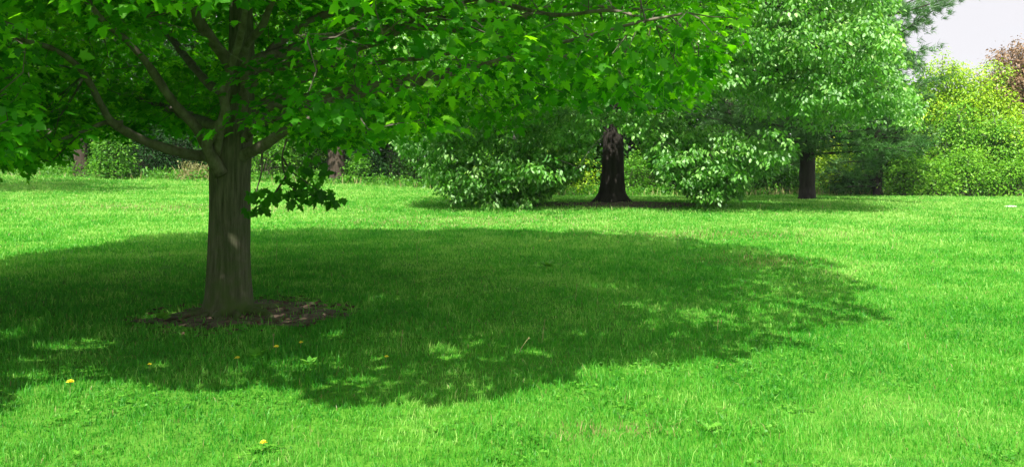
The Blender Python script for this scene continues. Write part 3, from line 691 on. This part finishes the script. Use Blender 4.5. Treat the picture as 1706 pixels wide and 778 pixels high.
# ------------------------------------------------------------------ pines
def pine(label, x, y, H, reach, tr, seed, z_low=1.2, nb=60, azr=(0, 6.283), extra=()):
    r_ = np.random.default_rng(seed); z0 = float(ground(x, y)); base = np.array([x, y, z0])
    t = empty('pine_tree', tuple(base), label, 'tree')
    Pp, ra = spline([base + np.array((0, 0, s)) for s in (-.2, .1, .6, H * .3, H * .6, H)], [tr * 1.5, tr * 1.2, tr, tr * .8, tr * .5, .03], .2)
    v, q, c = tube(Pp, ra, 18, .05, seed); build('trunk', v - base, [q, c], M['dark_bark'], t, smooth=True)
    NB = []; tufts = []; dirs = []
    spec = [(r_.uniform(*azr), z_low + (H - z_low) * (k / nb) ** 1.0, None) for k in range(nb)] + list(extra)
    for k, (az, hz, ln) in enumerate(spec):
        L = ln if ln else reach * (1 - .75 * (hz - z_low) / (H - z_low)) * r_.uniform(.7, 1.15)
        d = np.array([math.cos(az), math.sin(az), 0]); s0 = base + np.array([0, 0, hz])
        pts = [s0, s0 + d * L * .5 + np.array([0, 0, .02 * L]), s0 + d * L + np.array([0, 0, L * (.16 * r_.uniform(-.8, 1.6) if ln is None else r_.uniform(.05, .35))])]
        B_, rb = spline(pts, [.06, .04, .012], .15); NB.append(tube(B_, rb, 6, .04, k))
        sid = np.cross(d, [0, 0, 1])
        for p in B_[len(B_) // 5:]:
            tt = np.linalg.norm(p - s0) / L; w = .95 * (1.15 - tt) * min(1, tt * 2.2) * (L / 4) ** .5
            for _ in range(3 if ln is None else 5):
                if r_.random() < .25: continue
                o_ = r_.uniform(-1, 1); tufts.append(p + sid * o_ * w + d * .3 * r_.standard_normal() + np.array([0, 0, (.13 + .10 * (ln is not None)) * r_.standard_normal()])); dirs.append(unit(d + sid * o_ * .9))
    V, Fs = join(NB); build('boughs', V - base, Fs, M['dark_bark'], t, smooth=True)
    tufts = np.array(tufts); dirs = np.array(dirs); per = 22; m = len(tufts) * per
    P_ = np.repeat(tufts, per, 0) + .05 * r_.standard_normal((m, 3))
    tip = np.repeat(dirs, per, 0) * .8 + .75 * unit(r_.standard_normal((m, 3))) + np.array([0, 0, .15])
    shp = (np.array([[-.05, 0, 0], [.05, 0, 0], [0, 1, 0]]), [np.array([[0, 1, 2]])])
    v, f, k = leaves(P_, tip, r_.standard_normal((m, 3)), .26 * r_.uniform(.7, 1.2, m), shp)
    build('needles', v - base, f, M['pine'], t, tint=np.repeat(np.clip(np.repeat(r_.normal(.5, .2, len(tufts)), per) + r_.normal(0, .1, m), 0, 1), k))
def pxw(u, d): return (u - 853) / F * d
pine('tall blue-green pine with a black trunk, its boughs out past the pale-leaved tree', pxw(1345, 37.5), 37.5, 17, 6.5, .33, 5, z_low=1.9, nb=60,
     extra=[(0.05, 5.6, 4.6), (-.15, 6.3, 5.3), (.25, 6.9, 6.0), (-.3, 7.5, 6.4), (.1, 7.9, 6.8), (3.3, 2.2, 3.5), (-1.9, 2.4, 2.6), (4.6, 2.1, 2.0), (3.8, 3, 4), (0.3, 5.0, 5.2)])
pine('dense blue-green pine at the wood edge, between the tall pine and yellow-green trees', pxw(1462, 43), 43, 8.2, 3.2, .2, 6, z_low=.5, nb=46)
pine('shadowed pine with low boughs, seen under the pale-leaved tree left of the tall pine', pxw(1215, 42), 42, 13, 4.5, .25, 8, z_low=1.0, nb=52)

# ------------------------------------------------------------------ wood edge, from left to right
K = dict(nclump=240, per=34)
tree('shade_tree', 'broad tree just past the left side of the view, shading the lawn far left', -22.0, 32.5, 9, 5.6, M['wood_leaf'], M['grey_bark'], .3, 21, low=.3, lsize=.22, lrad=.9, nclump=330, per=36)
tree('shade_tree', 'tree with the straight grey trunk at far left beside the sunlit round bush', pxw(136, 44.5), 44.5, 15, 4.2, M['wood_leaf'], M['brown_bark'], .31, 22, low=.34, lsize=.24, lrad=1.1, **K)
tree('shade_tree', 'tree with the thick brown trunk seen just right of the hanging maple spray', pxw(563, 45.5), 45.5, 14, 5.5, M['mid_leaf'], M['brown_bark'], .42, 23, low=.20, lsize=.22, lrad=1.0, **K)
tree('slender_tree', 'slender grey tree between the brown-trunked tree and the drooping tree', pxw(668, 48), 48, 12, 3.6, M['mid_leaf'], M['grey_bark'], .12, 24, low=.25, lsize=.2, lrad=.9, nclump=160, per=34)
tree('slender_tree', 'pale thin trunk glimpsed through the drooping leaves left of the black trunk', pxw(855, 39), 39, 9, 2.5, M['mid_leaf'], M['grey_bark'], .13, 25, low=.45, lsize=.2, lrad=.8, nclump=90, per=34)
tree('slender_tree', 'dark slim tree beside the grey slender one at the wood edge', pxw(650, 47), 47, 11, 3.0, M['wood_leaf'], M['dark_bark'], .11, 26, low=.28, lsize=.2, lrad=.9, nclump=120, per=34)
def shrub(label, u, d, H, w, mat, seed, n=90, per=46, ls=.13, cat='shrub', name='shrub', shape=(OVAL_V, OVAL_F), lr=.42):
    r_ = np.random.default_rng(seed); x = pxw(u, d); z0 = float(ground(x, d)); base = np.array([x, d, z0])
    t = empty(name, tuple(base), label, cat)
    a = r_.random(n) * 6.283; rr = np.sqrt(r_.random(n)); hh = r_.random(n)
    prof = np.interp(hh, [0, .15, .5, .8, 1], [.8, 1, 1, .7, .25])
    cs = np.stack([x + w * rr * prof * np.cos(a), d + w * .8 * rr * prof * np.sin(a), z0 + .1 + H * hh * (.82 + .3 * vnoise(a * 2, a * 0, .9, seed))], -1)
    g0 = np.tile(base, (n, 1)) + np.stack([.25 * w * r_.standard_normal(n), .2 * w * r_.standard_normal(n), np.full(n, -.03)], -1)
    tv, tf = sticks(g0, cs, np.full(n, .016), np.full(n, .005)); sb = build('stems', tv - base, tf, M['twig'], t)
    P_, tip, nr, sz, tn = leaf_cloud(cs, per, lr, ls, None, r_, droop=.3)
    g = P_[:, 2] > ground(P_[:, 0], P_[:, 1]) + .03
    v, f, k = leaves(P_[g], tip[g], nr[g], sz[g], shape); build('foliage', v - base, f, mat, t, tint=np.repeat(tn[g], k)); return t
shrub('sunlit light green bush at far left beside the grey trunk', 187, 43.6, 2.3, .72, M['mid_leaf'], 31, n=120)
shrub('black-green yew bush right of the sunlit bush, left of the maple trunk', 240, 46, 2.6, 1.5, M['dark_leaf'], 32, n=130)
shrub('second black-green yew bush, close behind the fork of the maple', 296, 47, 2.9, 1.4, M['dark_leaf'], 33, n=120)
shrub('dim green bush at the left border of the photo under the maple leaves', 30, 47, 1.8, 1.6, M['dark_leaf'], 34, n=90)
shrub('small pale-tipped bush left of the grey trunk', 90, 46.5, 1.1, .8, M['mid_leaf'], 35, n=50)
shrub('leafy bush just right of the maple trunk at the wood edge', 445, 45.5, 2.4, 1.4, M['mid_leaf'], 36, n=110)
shrub('bush with bright top behind the hanging maple spray', 500, 46.5, 2.9, 1.3, M['mid_leaf'], 37, n=110)
shrub('dark bush pressed against the left side of the brown trunk', 530, 47, 2.2, .9, M['dark_leaf'], 38, n=80)
shrub('dark bush right of the brown trunk', 605, 46, 1.7, 1.1, M['dark_leaf'], 39, n=80)
shrub('low light green sapling bush right of the brown trunk', 598, 44.8, 1.2, .5, M['mid_leaf'], 40, n=36)
shrub('mid green bush behind the slender grey tree', 690, 47, 2.4, 1.3, M['wood_leaf'], 41, n=90)
shrub('green bush seen beneath the drooping leaves left of the black trunk', 800, 46, 2.2, 1.6, M['mid_leaf'], 42, n=90)
shrub('yellow-green bush framed between drooping leaves and the black trunk', 935, 46, 2.3, 1.7, M['yellow_leaf'], 43, n=100)
shrub('green bush right behind the black trunk', 1065, 46, 2.3, 1.6, M['mid_leaf'], 44, n=100)
shrub('dark bush behind the low sweep of drooping leaves', 1150, 47, 2.0, 1.6, M['dark_leaf'], 45, n=90)
shrub('dull green bush left of the tall pine trunk', 1290, 45, 1.8, 1.7, M['wood_leaf'], 46, n=90)
shrub('yellow-green bush right of the tall pine trunk', 1390, 46, 2.4, 1.4, M['yellow_leaf'], 47, n=90)
shrub('dark low bush right of the tall pine trunk in front of the yellow-green one', 1420, 44, 1.0, 1.2, M['dark_leaf'], 48, n=60)
shrub('light green bush at the foot of the dense blue-green pine', 1512, 42.5, 1.9, 1.0, M['lime_leaf'], 49, n=100)
shrub('second light green bush right of the dense pine, touching the mown lawn', 1556, 43, 1.6, 1.0, M['lime_leaf'], 50, n=90)
shrub('light green bush with open top under the yellow-green trees', 1608, 43.5, 2.3, 1.1, M['lime_leaf'], 51, n=100)
shrub('bush at the right border of the photo under the russet tree', 1690, 43.5, 1.7, 1.2, M['lime_leaf'], 52, n=90)
shrub('small dark gap-filling bush low between two light green bushes on the right', 1650, 44.5, 1.4, .8, M['wood_leaf'], 53, n=60)
YK = dict(lsize=.15, lrad=.40, per=30, low=.04, cat='tree', shell=.15, nb=16)
tree('young_tree', 'tallest yellow-green tree in the right wood edge, next to the drooping tree', pxw(1572, 48), 48, 8.0, 1.35, M['yellow_leaf'], M['grey_bark'], .09, 61, nclump=340, **YK)
tree('young_tree', 'yellow-green tree with pointed top in the middle of the right wood edge', pxw(1622, 47.5), 47.5, 7.0, 1.15, M['yellow_leaf'], M['grey_bark'], .08, 62, nclump=270, **YK)
tree('young_tree', 'yellow-green tree directly left of the russet tree', pxw(1662, 48), 48, 7.3, 1.2, M['yellow_leaf'], M['grey_bark'], .08, 63, nclump=260, **YK)
tree('young_tree', 'pale green thin tree in front of the drooping crown right edge', pxw(1538, 48.5), 48.5, 7.0, 1.2, M['lime_leaf'], M['grey_bark'], .08, 64, nclump=260, **YK)
tree('young_tree', 'yellow-green tree cut by the right border of the photo', pxw(1704, 46), 46, 4.8, 1.6, M['yellow_leaf'], M['grey_bark'], .09, 65, nclump=260, **YK)
tree('young_tree', 'shorter lime tree low between the two tallest yellow-green ones', pxw(1597, 46), 46, 5.0, 1.25, M['lime_leaf'], M['grey_bark'], .07, 67, nclump=230, **YK)
tree('young_tree', 'lime-green tree low beneath the russet one, left of the photo border', pxw(1668, 45.5), 45.5, 4.4, 1.3, M['lime_leaf'], M['grey_bark'], .07, 68, nclump=230, **YK)
tree('young_tree', 'russet-brown leaved tree at the upper right border against the sky', pxw(1698, 49), 49, 8.5, 1.9, M['red_leaf'], M['dark_bark'], .12, 66, nclump=330, lsize=.15, lrad=.5, per=40, low=.40, shell=.2)
# beyond: the wood itself, one dark mass of trunks and leaves
def woodland():
    n = 8200; r_ = rng; y = r_.uniform(52, 64, n); u = r_.uniform(-260, 1500, n); x = pxw(u, y)
    Ht = 11 + 5 * vnoise(x, y * 0, 4.0, 71); Ht = np.where(u > 1440, 6.0, Ht)
    z = .1 + Ht * r_.random(n); cs = np.stack([x, y, z], -1)
    n2 = 900; y2 = r_.uniform(51, 60, n2); u2 = r_.uniform(1400, 2100, n2); cs2 = np.stack([pxw(u2, y2), y2, .1 + 5.2 * r_.random(n2)], -1)
    cs = np.vstack([cs, cs2])
    P_, tip, nr, sz, tn = leaf_cloud(cs, 26, 1.1, .42, None, r_, droop=.4)
    v, f, k = leaves(P_, tip, nr, sz, (OVAL_V, OVAL_F))
    tag(build('woodland', v, f, M['wood_leaf'], tint=np.repeat(tn, k)), kind='stuff')
woodland()
def undergrowth():
    n = 5200; u = rng.uniform(-120, 1850, n); d = rng.uniform(43.6, 48, n); x = pxw(u, d)
    h = .25 + .55 * vnoise(x, d, 1.1, 81) ; L = h * rng.uniform(.5, 1.1, n)
    per = 9; m = n * per
    b = np.repeat(np.stack([x, d, ground(x, d)], -1), per, 0) + rng.normal(0, .10, (m, 3)) * np.array([1, 1, .0])
    b[:, 2] += np.repeat(L, per) * rng.random(m)
    tip = np.array([0, 0, .7]) + .7 * rng.standard_normal((m, 3)); nr = np.array([0, -.5, .5]) + .6 * rng.standard_normal((m, 3))
    v, f, k = leaves(b, tip, nr, rng.uniform(.07, .2, m), (DIA_V * np.array([.7, 1, 1]), DIA_F))
    tag(build('undergrowth', v, f, M['mid_leaf'], tint=np.repeat(np.clip(rng.normal(.35, .2, m), 0, 1), k)), kind='stuff')
    n = 5200; u = rng.uniform(-120, 1850, n); d = rng.uniform(42.8, 46, n); x = pxw(u, d); L = rng.uniform(.15, .55, n)
    kp = rng.random(n) < np.where((u > 1230) & (u < 1500), .8, .12); x, d, L = x[kp], d[kp], L[kp]; n = len(x)
    b = np.stack([x, d, ground(x, d)], -1); tip = np.array([0, 0, 1]) + .22 * rng.standard_normal((n, 3))
    v, f, k = leaves(b, tip, np.array([0, -1, 0]) + .3 * rng.standard_normal((n, 3)), L, (DIA_V * np.array([.12, 1, 1]), DIA_F))
    tag(build('tall_dry_grass', v, f, M['dry'], tint=np.repeat(rng.random(n), k)), kind='stuff')
undergrowth()
# brush pile behind the maple trunk
def brush():
    c0 = on_ground(322, 303); c0 = np.array([pxw(322, 44.5), 44.5, 0]); c0[2] = float(ground(c0[0], c0[1]))
    t = empty('brush_pile', tuple(c0), 'heap of pale dead stems on the wood edge just left of the maple trunk', 'brush pile')
    n = 130; A_ = c0 + rng.normal(0, 1, (n, 3)) * np.array([.45, .3, 0]); B_ = A_ + np.stack([rng.normal(0, .35, n), rng.normal(0, .3, n), rng.uniform(.15, 1.0, n)], -1)
    v, f = sticks(A_, B_, np.full(n, .022), np.full(n, .01)); build('stems', v - c0, f, M['dry'], t, tint=np.repeat(rng.random(n), 9))
    n = 260; P_ = c0 + rng.normal(0, 1, (n, 3)) * np.array([.5, .3, .25]) + np.array([0, 0, .45]); P_ = P_[P_[:, 2] > c0[2] + .05]; n = len(P_)
    v, f, k = leaves(P_, rng.standard_normal((n, 3)), rng.standard_normal((n, 3)), rng.uniform(.08, .16, n), (OVAL_V, OVAL_F)); build('dead_leaves', v - c0, f, M['dry'], t, tint=np.repeat(rng.random(n), k))
brush()

# ================================================================== small things in the lawn
def dandelion(u, v0, label, hgt=.07, s=.020):
    g = on_ground(u, v0); t = empty('dandelion', tuple(g), label, 'flower', 'yellow dandelions in the lawn')
    r_ = np.random.default_rng(int(u)); top = np.array([.01, -.01, hgt])
    Pp, ra = spline([(0, 0, -.01), (.004, 0, hgt * .5), tuple(top)], [.002, .0018, .0016], .01); v, q, c = tube(Pp, ra, 6); build('stem', v, [q, c], M['stem'], t, smooth=True)
    n = 90; a = r_.random(n) * 6.283; el = r_.uniform(0, 1, n)
    tip = np.stack([np.cos(a) * (1 - el * .7), np.sin(a) * (1 - el * .7), .15 + el * .7], -1); P_ = np.tile(top, (n, 1))
    vv, f, k = leaves(P_, tip, np.array([0, 0, 1]) + .3 * r_.standard_normal((n, 3)), s * (1.05 - el * .35), (DIA_V * np.array([.45, 1, .3]), DIA_F)); build('flower_head', vv, f, M['petal'], t)
    n = 7; a = np.arange(n) * .9 + r_.random(); P_ = np.zeros((n, 3)) + [0, 0, .005]; tip = np.stack([np.cos(a), np.sin(a), np.full(n, .35)], -1)
    vv, f, k = leaves(P_, tip, np.tile([0, 0, 1.0], (n, 1)), r_.uniform(.06, .10, n), (OVAL_V * np.array([.45, 1, 1]), OVAL_F)); build('leaf_rosette', vv, f, M['clover'], t, tint=np.repeat(r_.random(n), k))
dandelion(116, 662, 'yellow dandelion at the ragged shadow edge in the lower left corner', .10, .028)
dandelion(394, 612, 'yellow dandelion below the maple trunk, lowest of the three in its shade', .07, .024)
dandelion(459, 590, 'yellow dandelion in shade below the bare soil, middle of three', .06, .024)
dandelion(500, 583, 'yellow dandelion in shade just right of the bare soil below the trunk', .06, .022)
dandelion(248, 618, 'small yellow dandelion left of the maple in dappled shade', .05, .018)
dandelion(437, 752, 'yellow dandelion alone in the sunny grass at the bottom', .05, .022)
dandelion(915, 408, 'tiny yellow dandelion far back in the middle of the big shadow', .07, .026)
dandelion(642, 605, 'yellow dandelion in the shade near its lower edge, centre left', .05, .020)
def stalk(u, v0, label, L=.28, lean=.2, az=0.0, head=True):
    g = on_ground(u, v0); t = empty('seed_stalk', tuple(g), label, 'seed stalk', 'bare seed stalks in the lawn')
    e = np.array([math.sin(lean) * math.cos(az), math.sin(lean) * math.sin(az), math.cos(lean)]) * L
    Pp, ra = spline([(0, 0, -.01), tuple(e * .5 + np.array([0, 0, .01])), tuple(e)], [.0028, .0024, .0018], .03); v, q, c = tube(Pp, ra, 6); build('stem', v, [q, c], M['dry'], t, tint=np.full(len(v), .7), smooth=True)
    n = 26; r_ = np.random.default_rng(int(u)); P_ = np.tile(e, (n, 1)) - unit(e) * r_.random((n, 1)) * .03
    vv, f, k = leaves(P_, unit(r_.standard_normal((n, 3))) + e / L, r_.standard_normal((n, 3)), .014, (DIA_V * np.array([.4, 1, 1]), DIA_F)); build('seed_head', vv, f, M['dry'], t, tint=np.repeat(r_.random(n), k))
for a in ((903, 572, 'upright tan seed stalk in the middle of the shadow, the taller of a close pair', .20, .12, 0), (862, 592, 'leaning tan seed stalk left of the upright one in mid shadow', .16, .6, .2),
          (1384, 470, 'thin tan stalk near the right end of the shadow, leftmost of its trio', .22, .05, 0), (1397, 470, 'thin tan stalk near the right end of the shadow, middle of its trio', .20, .1, 3), (1412, 468, 'tan stalk leaning right at the right end of the shadow', .18, .7, .1),
          (1128, 425, 'short stalk standing at the back right of the shadow', .30, .05, 1), (460, 440, 'faint stalk standing in shade right of the maple trunk', .30, .05, 1), (1266, 362, 'stalk standing alone before the shadow of the drooping tree', .34, .05, 0),
          (695, 440, 'pale stalk in the back of the shadow near its centre', .3, .1, 2), (668, 580, 'tan stalk in shade, lower centre left', .14, .15, 1), (455, 585, 'pale stalk beside the dandelion below the maple trunk', .14, .05, 1), (1195, 555, 'thin stalk near the lower right rim of the shadow', .12, .2, 1), (958, 505, 'thin stalk by the small sunny fleck in mid shadow', .2, .1, 0)):
    stalk(*a[:3], L=a[3], lean=a[4], az=a[5])
def weed(u, v0, label, s=.10, n=9):
    g = on_ground(u, v0); t = empty('broadleaf_weed', tuple(g), label, 'weed'); r_ = np.random.default_rng(int(u + v0))
    a = np.arange(n) * 2.4 + r_.random(); P_ = np.stack([.01 * np.cos(a), .01 * np.sin(a), .01 + .05 * r_.random(n)], -1); tip = np.stack([np.cos(a), np.sin(a), r_.uniform(.3, 1.1, n)], -1)
    v, f, k = leaves(P_, tip, np.tile([0, 0, 1.0], (n, 1)) + .2 * r_.standard_normal((n, 3)), s * r_.uniform(.7, 1.1, n), (OVAL_V, OVAL_F)); build('leaves', v, f, M['clover'], t, tint=np.repeat(r_.uniform(.5, 1, n), k))
weed(428, 600, 'broad-leaved green weed in shade under the maple, between dandelions', .10)
weed(515, 612, 'broad-leaved weed in dappled shade right of the dandelions', .08)
weed(270, 535, 'sunlit clump of broad leaves left of the maple foot', .09, 14)
weed(912, 447, 'bright weed clump far back in the middle of the shadow', .14, 16)
weed(1180, 722, 'small weed in the sunny grass, lower right of centre', .06, 8)
# pale flat stone at far right
g = on_ground(1684, 346); a = np.linspace(0, 6.283, 18, endpoint=False)
rr = .20 * (1 + .15 * np.sin(3 * a + 1) + .1 * np.sin(5 * a)); V = [[0, 0, .075]]
for s_, z_ in ((.5, .07), (.85, .055), (1.0, .01), (1.0, -.03)): V += [[rr[i_] * s_ * math.cos(a[i_]), .55 * rr[i_] * s_ * math.sin(a[i_]), z_] for i_ in range(18)]
Ts = np.array([[0, 1 + i_, 1 + (i_ + 1) % 18] for i_ in range(18)]); Qs = np.array([[1 + k * 18 + i_, 1 + k * 18 + 18 + i_, 1 + k * 18 + 18 + (i_ + 1) % 18, 1 + k * 18 + (i_ + 1) % 18] for k in range(3) for i_ in range(18)])
st = build('flat_stone', np.array(V), [Ts, Qs], M['stone'], smooth=True); st.location = tuple(g); tag(st, 'flat pale stone lying in the lawn near the right border', 'stone')

# ================================================================== thin summer haze in the air
hz_m = bpy.data.materials.new('haze'); hz_m.use_nodes = True; nt = hz_m.node_tree; nt.nodes.clear()
ho = nt.nodes.new('ShaderNodeOutputMaterial'); hv = nt.nodes.new('ShaderNodeVolumePrincipled')
hv.inputs['Color'].default_value = (0.93, 0.96, 1.0, 1); hv.inputs['Density'].default_value = 0.00022; hv.inputs['Anisotropy'].default_value = 0.1
nt.links.new(hv.outputs[0], ho.inputs['Volume'])
V = np.array([[x_, y_, z_] for z_ in (-3.0, 30.0) for y_ in (-70.0, 510.0) for x_ in (-230.0, 230.0)])
tag(build('haze', V, [np.array([[0, 2, 3, 1], [4, 5, 7, 6], [0, 1, 5, 4], [2, 6, 7, 3], [0, 4, 6, 2], [1, 3, 7, 5]])], hz_m), kind='stuff')
